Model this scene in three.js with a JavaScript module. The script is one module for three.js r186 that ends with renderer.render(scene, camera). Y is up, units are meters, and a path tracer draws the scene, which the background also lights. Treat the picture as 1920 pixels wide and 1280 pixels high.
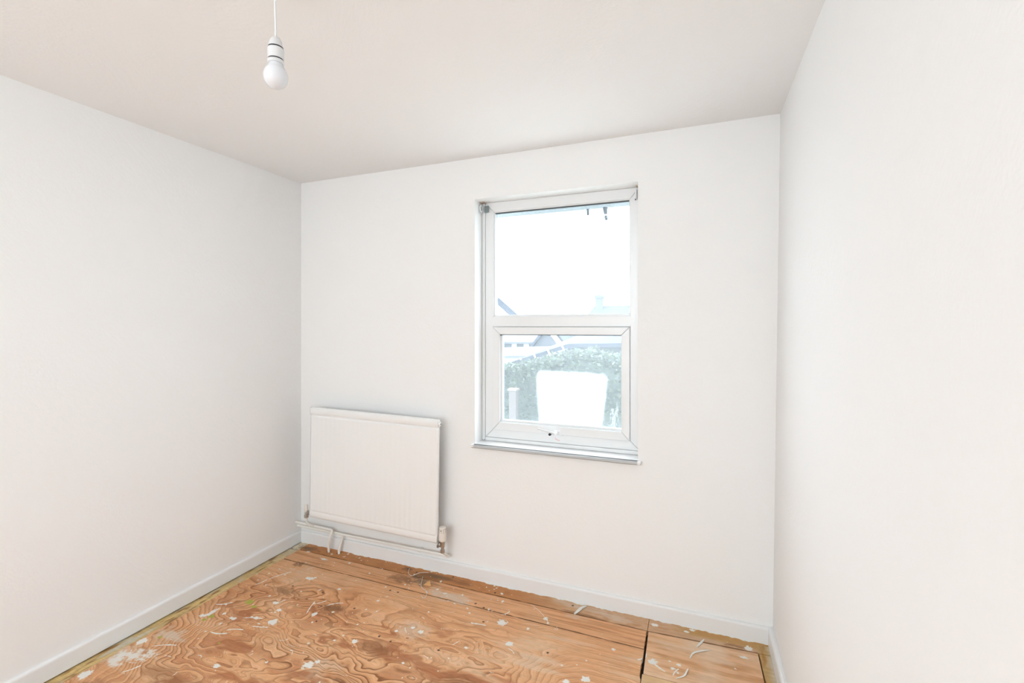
import * as THREE from 'three';
import { RectAreaLightUniformsLib } from 'three/addons/lights/RectAreaLightUniformsLib.js';
import { RoundedBoxGeometry } from 'three/addons/geometries/RoundedBoxGeometry.js';
import { mergeGeometries } from 'three/addons/utils/BufferGeometryUtils.js';
import { ImprovedNoise } from 'three/addons/math/ImprovedNoise.js';

// ---------------------------------------------------------------- camera, sky, light
const scene = new THREE.Scene();
const renderer = new THREE.WebGLRenderer({ antialias: true });
renderer.toneMapping = THREE.LinearToneMapping;
renderer.toneMappingExposure = 0.89;
renderer.shadowMap.enabled = true;
RectAreaLightUniformsLib.init();

const FOCAL = 877;                                   // pixels of the 1920 x 1280 frame
const camera = new THREE.PerspectiveCamera(2 * Math.atan(640 / FOCAL) * 180 / Math.PI, 1.5, 0.05, 200);
camera.position.set(0, 1.42, 2.37);
camera.rotation.y = Math.atan(345 / FOCAL);
camera.setViewOffset(1920, 1280, 0, 29, 1920, 1280);

scene.background = new THREE.Color().setRGB(0.9, 0.965, 1.0);   // even white overcast
scene.backgroundIntensity = 6.4;

const sun = new THREE.DirectionalLight(new THREE.Color(1, 0.97, 0.92), 2.2);   // veiled sun over the side of the house
sun.position.set(-14, 22, 2); sun.target.position.set(0, 0, 0.8 - 4);
sun.position.z = sun.target.position.z + 0.4;
sun.castShadow = true; sun.shadow.radius = 12; sun.shadow.mapSize.set(2048, 2048);
Object.assign(sun.shadow.camera, { left: -30, right: 30, top: 30, bottom: -30, near: 1, far: 80 });
scene.add(sun, sun.target);

const rearFill = new THREE.RectAreaLight(new THREE.Color().setRGB(0.88, 0.965, 1.0), 3.2, 2.2, 1.15);   // fill light added behind the camera, set at the invented rear window
rearFill.position.set(-1.05, 1.57, 4.55);
scene.add(rearFill);
const frontDaylight = new THREE.RectAreaLight(new THREE.Color().setRGB(0.88, 0.955, 1.0), 1.9, 0.76, 1.22);  // daylight entering by the front window
frontDaylight.position.set(-0.7, 1.405, -0.084); frontDaylight.rotation.y = Math.PI;
scene.add(frontDaylight);

// ---------------------------------------------------------------- helpers
let seed = 7;
const rnd = () => { seed = (seed * 1664525 + 1013904223) >>> 0; return seed / 4294967296; };
const rr = (a, b) => a + (b - a) * rnd();
const noise = new ImprovedNoise();
const n2 = (x, y, z = 0.37) => noise.noise(x + 31.7, y + 17.3, z);
const fbm = (x, y, o = 3, z = 0.37) => { let s = 0, a = 0.5; for (let i = 0; i < o; i++) { s += a * n2(x, y, z + i * 3.1); x *= 2.03; y *= 2.03; a *= 0.5; } return s; };
const sstep = (a, b, t) => { t = Math.min(1, Math.max(0, (t - a) / (b - a))); return t * t * (3 - 2 * t); };
const lin = (r, g, b) => new THREE.Color().setRGB(r, g, b);
const std = (color, roughness = 0.6, more = {}) => new THREE.MeshStandardMaterial({ color, roughness, ...more });

const used = new Map();
function numbered(name) { const k = used.get(name) || 0; used.set(name, k + 1); return k ? `${name}_${String(k).padStart(3, '0')}` : name; }
function obj(name, geometry, material, parent = scene) {
  const m = new THREE.Mesh(geometry, material);
  m.name = parent === scene ? numbered(name) : name;
  m.castShadow = m.receiveShadow = true;
  if (parent !== scene && parent.userData.base) { const b = parent.userData.base; geometry.translate(-b[0], -b[1], -b[2]); }
  parent.add(m);
  return m;
}
// a Group at the thing's base; geometry given in world metres is moved into its frame by obj()
const bases = [];
function thing(name, base, label, category, group) {
  const g = new THREE.Group(); g.name = numbered(name); g.position.set(...base);
  g.userData = { base, label, category }; if (group) g.userData.group = group;
  bases.push(g); scene.add(g); return g;
}
function structure(o, label) { o.userData.kind = 'structure'; if (label) o.userData.label = label; return o; }
function room(name, base = [0, 0, 0], label) { const g = thing(name, base, label); delete g.userData.category; g.userData.kind = 'structure'; return g; }
function sub(name, geometry, material, part) {          // a sub-part: its geometry is moved by the base of the thing above
  let p = part; while (p && !p.userData.base) p = p.parent;
  if (p) geometry.translate(...p.userData.base.map(v => -v));
  const m = new THREE.Mesh(geometry, material); m.name = name; m.castShadow = m.receiveShadow = true; part.add(m); return m;
}
const box = (x0, x1, y0, y1, z0, z1) => new THREE.BoxGeometry(x1 - x0, y1 - y0, z1 - z0).translate((x0 + x1) / 2, (y0 + y1) / 2, (z0 + z1) / 2);
const rbox = (x0, x1, y0, y1, z0, z1, r = 0.003, s = 2) => new RoundedBoxGeometry(x1 - x0, y1 - y0, z1 - z0, s, r).translate((x0 + x1) / 2, (y0 + y1) / 2, (z0 + z1) / 2);
const V = (x, y, z) => new THREE.Vector3(x, y, z);
function poly(points, holes = []) {
  const s = new THREE.Shape(points.map(p => new THREE.Vector2(...p)));
  for (const h of holes) s.holes.push(new THREE.Path(h.map(p => new THREE.Vector2(...p))));
  return s;
}
const rectPts = (x0, x1, y0, y1) => [[x0, y0], [x1, y0], [x1, y1], [x0, y1]];
const extrude = (shape, depth, z0, bevel = 0) => new THREE.ExtrudeGeometry(shape, bevel ? { depth: depth - 2 * bevel, bevelEnabled: true, bevelThickness: bevel, bevelSize: bevel, bevelOffset: -bevel, bevelSegments: 2, curveSegments: 10 } : { depth, bevelEnabled: false, curveSegments: 10 }).translate(0, 0, z0 + bevel);
const cyl = (r0, r1, a, b, seg = 24) => {               // cylinder from point a to point b
  const d = V(...b).sub(V(...a)), g = new THREE.CylinderGeometry(r1, r0, d.length(), seg);
  g.applyQuaternion(new THREE.Quaternion().setFromUnitVectors(V(0, 1, 0), d.clone().normalize()));
  return g.translate((a[0] + b[0]) / 2, (a[1] + b[1]) / 2, (a[2] + b[2]) / 2);
};
const lathe = (pts, seg = 32) => new THREE.LatheGeometry(pts.map(p => new THREE.Vector2(...p)), seg);
function pipe(points, r, bend = 0.02) {                 // straight runs with rounded bends
  const path = new THREE.CurvePath(), p = points.map(a => V(...a));
  let from = p[0];
  for (let i = 1; i < p.length - 1; i++) {
    const a = p[i].clone().lerp(p[i - 1], Math.min(0.5, bend / p[i].distanceTo(p[i - 1])));
    const b = p[i].clone().lerp(p[i + 1], Math.min(0.5, bend / p[i].distanceTo(p[i + 1])));
    path.add(new THREE.LineCurve3(from, a)); path.add(new THREE.QuadraticBezierCurve3(a, p[i], b)); from = b;
  }
  path.add(new THREE.LineCurve3(from, p[p.length - 1]));
  return new THREE.TubeGeometry(path, 24 * p.length, r, 14, false);
}
function dataTexture(w, h, fn, srgb = false) {
  const d = new Uint8Array(w * h * 4);
  for (let j = 0; j < h; j++) for (let i = 0; i < w; i++) { const c = fn(i / w, j / h, i, j), k = (j * w + i) * 4; d[k] = c[0]; d[k + 1] = c[1]; d[k + 2] = c[2]; d[k + 3] = 255; }
  const t = new THREE.DataTexture(d, w, h); t.magFilter = THREE.LinearFilter; t.minFilter = THREE.LinearMipmapLinearFilter; t.generateMipmaps = true;
  t.wrapS = t.wrapT = THREE.RepeatWrapping; if (srgb) t.colorSpace = THREE.SRGBColorSpace; t.needsUpdate = true; return t;
}

// ---------------------------------------------------------------- materials
const plasterBump = dataTexture(512, 512, (u, v) => {   // roller stipple, wraps once a metre
  const w = (x, y, f) => n2(Math.cos(x * 6.2832) * f, Math.sin(x * 6.2832) * f + Math.cos(y * 6.2832) * f, Math.sin(y * 6.2832) * f);
  const g = 128 + 60 * w(u, v, 2.2) + 55 * w(u, v, 9) + 45 * w(u, v, 26);
  return [g, g, g];
});
const wallPaint = std(lin(0.93, 0.925, 0.92), 0.92, { bumpMap: plasterBump, bumpScale: 0.0009 });
const ceilPaint = std(lin(0.935, 0.93, 0.925), 0.95, { bumpMap: plasterBump, bumpScale: 0.0009 });
const glossPaint = std(lin(0.88, 0.88, 0.88), 0.42);
const upvc = std(lin(0.86, 0.865, 0.87), 0.32);
const radPaint = std(lin(0.91, 0.905, 0.895), 0.35);
const pipePaint = std(lin(0.89, 0.87, 0.82), 0.4);
const trvPlastic = std(lin(0.86, 0.80, 0.73), 0.4);
const chrome = std(lin(0.5, 0.49, 0.46), 0.3, { metalness: 1 });
const darkPlastic = std(lin(0.03, 0.03, 0.035), 0.5);
const gasketMat = std(lin(0.10, 0.11, 0.12), 0.7);
const greyMetal = std(lin(0.22, 0.27, 0.27), 0.45);
const whitePlastic = std(lin(0.78, 0.785, 0.8), 0.3);
const paneMat = new THREE.MeshPhysicalMaterial({ color: lin(0.955, 0.98, 1.0), roughness: 0.2, transmission: 1, thickness: 0, ior: 1.45, specularIntensity: 0.4 });
const cleanPane = new THREE.MeshPhysicalMaterial({ color: lin(0.97, 0.985, 0.99), roughness: 0.05, transmission: 1, thickness: 0, ior: 1.45, specularIntensity: 0.6 });

// ---------------------------------------------------------------- room shell
const XL = -2.432, CEIL = 2.363, ZB = 4.6;
structure(obj('wall_front', extrude(poly(rectPts(-2.75, 0.75, -0.2, 2.5), [rectPts(-1.157, -0.266, 0.738, 2.132)]), 0.26, -0.26), wallPaint), 'white painted wall around the window');
structure(obj('wall_back', extrude(poly(rectPts(-2.75, 0.75, -0.2, 2.5), [rectPts(-2.2, 0.1, 0.95, 2.2)]), 0.26, ZB), wallPaint), 'white painted rear wall with a wide opening added for light');  // opening added to let light in; wall set far back to even it
{
  const g = box(XL - 0.25, XL, -0.2, 2.5, -0.2, ZB + 0.2), uv = g.attributes.uv, p = g.attributes.position;
  for (let i = 0; i < p.count; i++) uv.setXY(i, p.getZ(i), p.getY(i));
  structure(obj('wall_left', g, wallPaint), 'white painted side wall beside the radiator');
  const r = extrude(poly([[0.316, -0.2], [0.7, -0.2], [0.7, 2.5], [0.35, 2.5]]), ZB + 0.4, -0.2), ru = r.attributes.uv, rp = r.attributes.position;
  for (let i = 0; i < rp.count; i++) ru.setXY(i, rp.getZ(i), rp.getY(i));
  structure(obj('wall_right', r, wallPaint), 'white painted side wall to the right of the window');
  const c = box(-2.7, 0.72, CEIL, CEIL + 0.15, -0.26, ZB + 0.26), cu = c.attributes.uv, cp = c.attributes.position;
  for (let i = 0; i < cp.count; i++) cu.setXY(i, cp.getX(i), cp.getZ(i));
  structure(obj('ceiling', c, ceilPaint), 'white painted plain ceiling');
}
function skirtingProfile(t, h) {
  const s = new THREE.Shape(); s.moveTo(0, 0); s.lineTo(t, 0); s.lineTo(t, h - t * 0.9); s.quadraticCurveTo(t, h, t * 0.25, h); s.lineTo(0, h); s.closePath(); return s;
}
{
  const T = 0.014, H = 0.074;
  const f = new THREE.ExtrudeGeometry(skirtingProfile(T, H), { depth: 2.75, bevelEnabled: false, curveSegments: 6 }).rotateY(-Math.PI / 2).translate(0.317, 0, 0);
  structure(obj('baseboard_front', f, glossPaint), 'low white painted baseboard under the window');
  const l = new THREE.ExtrudeGeometry(skirtingProfile(T, H), { depth: ZB, bevelEnabled: false, curveSegments: 6 }).translate(XL, 0, 0);
  structure(obj('baseboard_left', l, glossPaint), 'low white painted baseboard on the side wall beside the radiator');
  const r = new THREE.ExtrudeGeometry(skirtingProfile(T + 0.006, H + 0.004), { depth: ZB, bevelEnabled: false, curveSegments: 6 }).scale(-1, 1, 1);
  const idx = r.index; if (idx) { for (let i = 0; i < idx.count; i += 3) { const a = idx.getX(i); idx.setX(i, idx.getX(i + 2)); idx.setX(i + 2, a); } } else {
    for (const k of Object.keys(r.attributes)) { const a = r.attributes[k], s = a.itemSize, A = a.array; for (let i = 0; i < a.count; i += 3) for (let q = 0; q < s; q++) { const t = A[i * s + q]; A[i * s + q] = A[(i + 2) * s + q]; A[(i + 2) * s + q] = t; } }
  }
  r.computeVertexNormals();
  structure(obj('baseboard_right', r.translate(0.319, 0, 0), glossPaint), 'low white painted baseboard on the wall to the right of the window');
}

// ---------------------------------------------------------------- floor: boards and their painted, stained surface
const FX0 = -2.45, FW = 2.8, FZ = 1.6, TW = 2048, TH = 1170;
function floorTexture() {
  const px = new Float32Array(TW * TH * 3);
  const mixTo = (k, c, a) => { px[k] += (c[0] - px[k]) * a; px[k + 1] += (c[1] - px[k + 1]) * a; px[k + 2] += (c[2] - px[k + 2]) * a; };
  const jointA = x => x < -0.211 ? 0.0965 + (x + 2.355) * 0.007 : 0.112 - (x + 0.2) * 0.05;
  const jointB = x => 0.2225 + (x + 2.346) * 0.0103;
  for (let j = 0; j < TH; j++) for (let i = 0; i < TW; i++) {
    const x = FX0 + (i + 0.5) / TW * FW, z = (j + 0.5) / TH * FZ, k = (j * TW + i) * 3;
    const streak = n2(x * 9, z * 230), fine = n2(x * 40, z * 420, 5.1), blotch = fbm(x * 3.1, z * 3.1, 3, 2.2), blot2 = fbm(x * 11, z * 14, 3, 8.2);
    let c;
    if (x < -2.348) {                                   // bare strip along the side wall
      const a = fbm(x * 30, z * 6, 3, 4.4), b = fbm(x * 60, z * 13, 2, 7.7);
      c = [206, 176, 122];
      px[k] = c[0]; px[k + 1] = c[1]; px[k + 2] = c[2];
      mixTo(k, [222, 192, 128], sstep(0.05, 0.25, a)); mixTo(k, [150, 104, 58], sstep(0.08, 0.3, b) * 0.8); mixTo(k, [206, 200, 184], sstep(0.06, 0.22, -a) * 0.8);
      mixTo(k, [216, 206, 186], sstep(0.4, 0.05, z) * 0.6);
    } else if (x > 0.2535 && z > 0.03) {                // bare strip along the right wall
      px[k] = 196; px[k + 1] = 160; px[k + 2] = 104;
      mixTo(k, [176, 126, 66], sstep(-0.05, 0.3, fbm(x * 40, z * 9, 3, 1.4))); mixTo(k, [222, 214, 198], sstep(0.27, 0.31, x + 0.02 * blot2) * 0.9);
    } else if (z < jointA(x)) {                         // narrow board under the window wall
      const pale = sstep(-0.95, -0.45, x);
      px[k] = 200 + 14 * pale; px[k + 1] = 136 + 36 * pale; px[k + 2] = 82 + 52 * pale;
      mixTo(k, [150, 88, 42], sstep(0.0, 0.5, streak) * 0.35 + 0.25 * sstep(0.05, 0.3, blot2));
      mixTo(k, [214, 200, 178], pale * sstep(-0.1, 0.25, blotch + 0.3 * blot2) * (x > -0.05 ? 0.25 : 0.75));
      mixTo(k, [192, 142, 72], sstep(-0.13, 0.0, x) * sstep(0.06, 0.03, z - 0.02) * 0.7);
    } else if (x > -0.208 && z > 0) {                   // paler boards by the right wall
      px[k] = 230; px[k + 1] = 184; px[k + 2] = 142;
      mixTo(k, [200, 140, 92], sstep(-0.1, 0.35, fbm(x * 6, z * 34, 3, 3.3)) * 0.7);
      mixTo(k, [234, 210, 184], sstep(0.02, 0.25, blotch) * 0.6);
      if (z > 0.397) mixTo(k, [206, 166, 110], 0.5);
    } else if (z < jointB(x)) {                         // second board
      px[k] = 226; px[k + 1] = 170; px[k + 2] = 124;
      mixTo(k, [180, 116, 66], sstep(-0.05, 0.5, n2(x * 4, z * 90, 3.7)) * 0.5);
      mixTo(k, [214, 168, 126], sstep(0.0, 0.3, blotch) * 0.45);
    } else {                                            // the big plywood sheet with its rotary-cut figure
      const wild = sstep(0.3, 0.56, z + 0.06 * n2(x * 3, 1.1)) * sstep(-0.35, -0.8, x + 0.15 * n2(z * 4, 2.2)) * (0.35 + 0.65 * sstep(-2.36, -2.0, x));
      const wx = x + 0.05 * wild * n2(x * 5, z * 6, 6.6), wz = z + 0.05 * wild * n2(x * 4.2, z * 5.2, 9.9);
      const F = wild * (1.15 * n2(wx * 1.9, wz * 4.6, 1.9) + 0.62 * n2(wx * 4.1, wz * 9.3, 4.9) + 0.3 * n2(wx * 9.5, wz * 19, 7.9) + 0.12 * n2(wx * 22, wz * 40, 2.7));
      const rings = F * 5.0 + wz * (13 + 18 * (1 - wild)) + 0.5 * n2(x * 1.3, z * 3.1, 3.3);
      const b = rings - Math.floor(rings), line = Math.pow(b, 2.0) * (1 - sstep(0.93, 1, b));
      const fat = sstep(-0.25, 0.3, fbm(x * 2.3, z * 4.1, 2, 12.2));
      px[k] = 232; px[k + 1] = 178; px[k + 2] = 132;
      mixTo(k, [236, 190, 148], sstep(0.0, 0.4, blotch) * 0.6);
      mixTo(k, [212, 148, 98], sstep(0.02, 0.32, -blotch) * 0.6);
      if (Math.floor(rings) % 2 === 0) mixTo(k, [190, 124, 82], wild * 0.6 * sstep(0, 0.06, b) * sstep(-0.12, 0.1, fbm(x * 2.7, z * 5.5, 2, 31)));
      mixTo(k, [166, 100, 50], line * (0.3 + 0.5 * wild) * (0.35 + 0.85 * fat));
      mixTo(k, [122, 72, 34], sstep(0.68, 0.86, b) * (1 - sstep(0.94, 1, b)) * wild * (0.2 + 0.6 * fat));
      const r2 = rings * 3.1 + 1.3 * n2(x * 12, z * 30, 6.1), b2 = r2 - Math.floor(r2);   // fine growth lines between the bold ones
      mixTo(k, [172, 108, 60], Math.pow(b2, 4) * (1 - sstep(0.9, 1, b2)) * (0.25 + 0.5 * sstep(-0.2, 0.25, fbm(x * 3.3, z * 5, 2, 21))));
      const patch = sstep(0.16, 0.26, fbm(x * 4.4 + 3, z * 9 + 1, 3, 15.1)) * wild;
      mixTo(k, [170, 104, 62], patch * 0.8);
      mixTo(k, [234, 202, 168], sstep(-0.05, 0.25, fbm(x * 3, z * 16, 3, 18)) * (x > -0.9 ? 0.55 : 0.2));
      mixTo(k, [196, 130, 80], sstep(0.1, 0.5, streak) * 0.25);
    }
    const g = 1 + 0.05 * fine + 0.06 * streak + 0.05 * blot2;
    px[k] *= g; px[k + 1] *= g; px[k + 2] *= g;
  }
  const stamp = (x, z, rx, rz, color, alpha, rough = 0.4, soft = 0.25, turn = 0) => {   // an irregular blot
    const R = Math.max(rx, rz) * 1.7, ct = Math.cos(turn), st = Math.sin(turn), s = rr(0, 90);
    const i0 = Math.max(0, Math.floor((x - R - FX0) / FW * TW)), i1 = Math.min(TW - 1, Math.ceil((x + R - FX0) / FW * TW));
    const j0 = Math.max(0, Math.floor((z - R) / FZ * TH)), j1 = Math.min(TH - 1, Math.ceil((z + R) / FZ * TH));
    for (let j = j0; j <= j1; j++) for (let i = i0; i <= i1; i++) {
      const dx = FX0 + (i + 0.5) / TW * FW - x, dz = (j + 0.5) / TH * FZ - z, a = (dx * ct + dz * st) / rx, b = (-dx * st + dz * ct) / rz;
      const r = Math.hypot(a, b) + rough * (n2(a * 1.7 + s, b * 1.7, s) + 0.6 * n2(a * 5 + s, b * 5, s));
      const w = alpha * (1 - sstep(1 - soft, 1 + soft * 0.3, r));
      if (w > 0.003) mixTo((j * TW + i) * 3, color, w);
    }
  };
  const stroke = (x0, z0, x1, z1, w, color, alpha, bow = 0) => {
    const L = Math.hypot(x1 - x0, z1 - z0), n = Math.ceil(L / 0.0015), nx = -(z1 - z0) / L, nz = (x1 - x0) / L;
    for (let q = 0; q <= n; q++) {
      const t = q / n, s = Math.sin(t * Math.PI) * bow, ww = w * (0.45 + 0.8 * Math.abs(n2(t * 6, x0 * 40))) * (t < 0.1 ? 0.6 : 1);
      const cx = x0 + (x1 - x0) * t + nx * s, cz = z0 + (z1 - z0) * t + nz * s, ri = Math.ceil(ww / FW * TW) + 1;
      const ci = Math.floor((cx - FX0) / FW * TW), cj = Math.floor(cz / FZ * TH);
      for (let j = cj - ri; j <= cj + ri; j++) for (let i = ci - ri; i <= ci + ri; i++) {
        if (i < 0 || j < 0 || i >= TW || j >= TH) continue;
        const d = Math.hypot(FX0 + (i + 0.5) / TW * FW - cx, (j + 0.5) / TH * FZ - cz);
        if (d < ww) mixTo((j * TW + i) * 3, color, alpha * (1 - sstep(ww * 0.5, ww, d)));
      }
    }
  };
  const WHITE = [238, 236, 230], CREAM = [230, 222, 204];
  // grime caught along the open joints
  for (let i = 0; i < TW; i++) for (let j = 55; j < 190; j++) {
    const x = FX0 + (i + 0.5) / TW * FW, z = (j + 0.5) / TH * FZ; if (x < -2.34 || x > 0.25) continue;
    const d = Math.min(Math.abs(z - jointA(x)), x < -0.21 ? Math.abs(z - jointB(x)) : 1), e = 0.0045 + 0.003 * n2(x * 25, d > 0 ? 3.1 : 1);
    if (d < e) mixTo((j * TW + i) * 3, [112, 70, 36], 0.75 * sstep(e, e * 0.5, d));
  }
  // brown water marks and grime
  for (const [x, z, rx, rz, a] of [[-1.709, 0.512, 0.075, 0.04, 0.75], [-2.05, 0.484, 0.09, 0.035, 0.5], [-2.204, 0.237, 0.04, 0.028, 0.7], [-1.532, 0.15, 0.09, 0.045, 0.6], [-1.395, 0.07, 0.13, 0.035, 0.6], [-1.568, 0.05, 0.04, 0.025, 0.7], [-1.228, 0.065, 0.12, 0.03, 0.45], [-1.324, 0.675, 0.1, 0.05, 0.4], [-2.29, 0.06, 0.09, 0.03, 0.6], [-0.55, 0.1, 0.09, 0.012, 0.45], [-0.46, 0.105, 0.06, 0.01, 0.5], [0.16, 0.075, 0.05, 0.012, 0.5], [-0.85, 0.72, 0.12, 0.06, 0.4], [-2.0, 1.12, 0.16, 0.06, 0.35], [-2.2, 1.32, 0.18, 0.09, 0.75]])
    stamp(x, z, rx, rz, [122, 78, 44], a, 0.55, 0.7);
  for (const [x, z, rx, rz] of [[-1.36, 0.06, 0.1, 0.02], [-2.3, 0.075, 0.06, 0.02], [-1.47, 0.1, 0.05, 0.03], [-1.4, 0.135, 0.07, 0.035]]) stamp(x, z, rx, rz, [98, 84, 66], 0.5, 0.6, 0.7);
  // chalky plaster smears
  for (const [x, z, rx, rz, a] of [[-1.194, 0.205, 0.15, 0.04, 0.75], [-1.3, 0.19, 0.05, 0.05, 0.5], [-1.242, 0.507, 0.09, 0.06, 0.5], [-2.248, 0.943, 0.09, 0.05, 0.75], [-2.31, 1.09, 0.06, 0.06, 0.7], [-0.641, 0.495, 0.12, 0.05, 0.35], [-0.512, 0.05, 0.18, 0.025, 0.5], [-0.349, 0.07, 0.1, 0.025, 0.6], [-1.447, 0.861, 0.1, 0.07, 0.4], [-0.1, 0.18, 0.1, 0.03, 0.35], [0.12, 0.2, 0.08, 0.02, 0.3], [-0.55, 0.13, 0.06, 0.02, 0.5], [-1.85, 0.3, 0.15, 0.06, 0.2], [-2.1, 0.3, 0.12, 0.12, 0.22], [-0.95, 0.6, 0.2, 0.05, 0.2]])
    stamp(x, z, rx, rz, [222, 206, 188], a, 0.7, 0.9);
  // paint blots
  const blots = [[-0.863, 0.302, 0.03, 0.025], [-0.776, 0.43, 0.019, 0.017], [-0.17, 0.309, 0.022, 0.022], [-0.067, 0.289, 0.011, 0.01], [-0.338, 0.295, 0.01, 0.01], [-0.734, 0.299, 0.008, 0.011], [-1.19, 0.503, 0.016, 0.014], [-0.483, 0.554, 0.017, 0.015], [-0.413, 0.511, 0.022, 0.018],
    [-2.023, 0.336, 0.032, 0.016], [-2.0, 0.32, 0.012, 0.01], [-2.093, 0.751, 0.024, 0.012], [-1.991, 0.707, 0.022, 0.012], [-1.888, 0.702, 0.03, 0.026], [-2.235, 0.762, 0.014, 0.05], [-2.255, 0.79, 0.018, 0.014], [-2.325, 1.02, 0.024, 0.024], [-1.431, 0.669, 0.018, 0.016], [-1.513, 0.858, 0.03, 0.02], [-1.49, 0.83, 0.014, 0.012], [-1.865, 1.003, 0.02, 0.014], [-2.32, 1.235, 0.03, 0.03], [-1.793, 0.361, 0.013, 0.009], [-0.184, 0.053, 0.022, 0.014], [-0.016, 0.029, 0.016, 0.01], [-0.04, 0.05, 0.014, 0.01], [-0.679, 0.199, 0.012, 0.016], [-2.111, 0.138, 0.03, 0.012], [-2.27, 0.1, 0.016, 0.01], [-1.94, 0.62, 0.018, 0.012], [-2.01, 0.58, 0.02, 0.012], [-1.75, 0.58, 0.013, 0.02], [0.215, 0.07, 0.018, 0.02], [0.19, 0.14, 0.02, 0.01], [-0.09, 0.32, 0.012, 0.009], [-2.17, 0.74, 0.012, 0.011], [-1.24, 0.49, 0.011, 0.011], [-1.3, 0.54, 0.01, 0.009]];
  for (const [x, z, rx, rz] of blots) stamp(x, z, rx * 0.85, rz * 0.85, WHITE, 0.97, 0.55, 0.2);
  for (const [x, z, rx, rz] of [[-2.3, 1.12, 0.055, 0.05], [-2.25, 1.09, 0.05, 0.035], [-2.2, 1.06, 0.04, 0.03]]) stamp(x, z, rx, rz, WHITE, 0.85, 0.9, 0.8);
  for (const [x, z, r] of [[-2.139, 0.623, 0.024], [-2.083, 0.645, 0.016], [-2.206, 0.778, 0.017], [-2.215, 0.81, 0.013], [-2.278, 0.971, 0.01], [-2.03, 0.65, 0.006], [-1.99, 0.9, 0.007]]) stamp(x, z, r, r * 0.8, [168, 176, 62], 0.85, 0.55, 0.35);
  // scrapes and drips
  const s0 = [[-0.892, 0.247], [-2.23, 0.424], [-2.253, 0.497], [-1.79, 0.591], [-1.748, 0.504], [-2.04, 0.825], [-2.193, 1.171], [-2.246, 1.023], [-0.087, 0.361], [-0.782, 0.114], [-2.0, 0.593], [-2.28, 0.7], [-2.05, 0.73], [-1.96, 0.76], [-1.82, 0.52], [-0.17, 0.315], [-0.2, 0.27], [-1.0, 0.36], [-2.1, 0.86]];
  const s1 = [[-0.864, 0.209], [-2.178, 0.324], [-2.239, 0.434], [-1.828, 0.5], [-1.686, 0.455], [-1.974, 0.795], [-2.164, 1.12], [-2.155, 0.98], [-0.068, 0.315], [-0.663, 0.215], [-1.983, 0.542], [-2.22, 0.66], [-1.96, 0.7], [-1.88, 0.74], [-1.78, 0.47], [-0.12, 0.35], [-0.23, 0.32], [-0.93, 0.35], [-2.02, 0.84]];
  s0.forEach((p, i) => stroke(p[0], p[1], ...s1[i], i === 9 ? 0.003 : rr(0.004, 0.007), WHITE, 0.9, rr(-0.01, 0.01)));
  for (let q = 0; q < 300; q++) {
    const near = rnd() < 0.55, x = near ? rr(-2.35, -0.9) : rr(-2.34, 0.24), z = near ? Math.pow(rnd(), 1.4) * 0.9 + 0.02 : rr(0.02, 1.5), r = Math.pow(rnd(), 3) * 0.006 + 0.002;
    stamp(x, z, r * rr(0.8, 1.8), r, rnd() < 0.8 ? WHITE : CREAM, 0.92, 0.4, 0.3, rr(0, 3));
  }
  for (let q = 0; q < 70; q++) { const x = rr(-2.3, -0.4), z = rr(0.2, 1.4), a = rr(0, 6.3), l = rr(0.01, 0.05); stroke(x, z, x + l * Math.cos(a), z + l * Math.sin(a) * 0.7, rr(0.0018, 0.004), WHITE, 0.7, rr(-0.006, 0.006)); }
  // nail holes and knots
  for (const [x, z] of [[-1.568, 0.046], [-1.5, 0.06], [-1.279, 0.03], [-0.996, 0.085], [-0.996, 0.227], [-0.583, 0.045], [-1.53, 0.27], [-1.48, 0.27], [-1.05, 0.21], [-1.35, 0.6], [-1.28, 0.61], [-1.05, 0.58], [-1.85, 0.42], [-2.05, 0.43], [-1.7, 0.62], [-1.6, 0.47], [-0.6, 0.42], [-0.95, 0.33]]) stamp(x, z, 0.006, 0.006, [62, 38, 22], 0.85, 0.4, 0.3);
  // ragged paint run over the boards along the baseboards
  for (let j = 0; j < 60; j++) for (let i = 0; i < TW; i++) {
    const x = FX0 + (i + 0.5) / TW * FW, z = (j + 0.5) / TH * FZ;
    const edge = 0.019 + 0.012 * n2(x * 16, 1.7) + 0.007 * n2(x * 55, 2.9);
    if (z < edge) mixTo((j * TW + i) * 3, WHITE, sstep(edge, edge - 0.003, z));
  }
  const d = new Uint8Array(TW * TH * 4);
  for (let i = 0; i < TW * TH; i++) { for (let q = 0; q < 3; q++) d[i * 4 + q] = Math.max(0, Math.min(255, px[i * 3 + q])); d[i * 4 + 3] = 255; }
  const t = new THREE.DataTexture(d, TW, TH); t.colorSpace = THREE.SRGBColorSpace; t.magFilter = THREE.LinearFilter; t.minFilter = THREE.LinearMipmapLinearFilter; t.generateMipmaps = true;
  t.wrapS = t.wrapT = THREE.MirroredRepeatWrapping; t.needsUpdate = true; return t;
}
const floorMap = floorTexture();
const boardMat = std(lin(1, 1, 1), 0.62, { map: floorMap });
const floorGroup = room('floor', [0, 0, 0], 'worn plywood and board floor spattered with white paint');
obj('subfloor', box(-2.7, 0.7, -0.2, -0.024, -0.2, ZB + 0.2), std(lin(0.035, 0.022, 0.014), 0.95), floorGroup);
function board(name, pts, top = 0, holes = [], label) {
  const g = extrude(poly(pts, holes), 0.022, 0, 0.0012).rotateX(Math.PI / 2).translate(0, top, 0);
  const p = g.attributes.position, uv = g.attributes.uv;
  for (let i = 0; i < p.count; i++) uv.setXY(i, (p.getX(i) - FX0) / FW, p.getZ(i) / FZ);
  const m = obj(name, g, boardMat, floorGroup); if (label) m.userData.label = label; return m;
}
const ring = (x, z, r, n = 16) => Array.from({ length: n }, (_, i) => [x + r * Math.cos(i / n * 6.2832), z + r * Math.sin(i / n * 6.2832)]);
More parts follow.
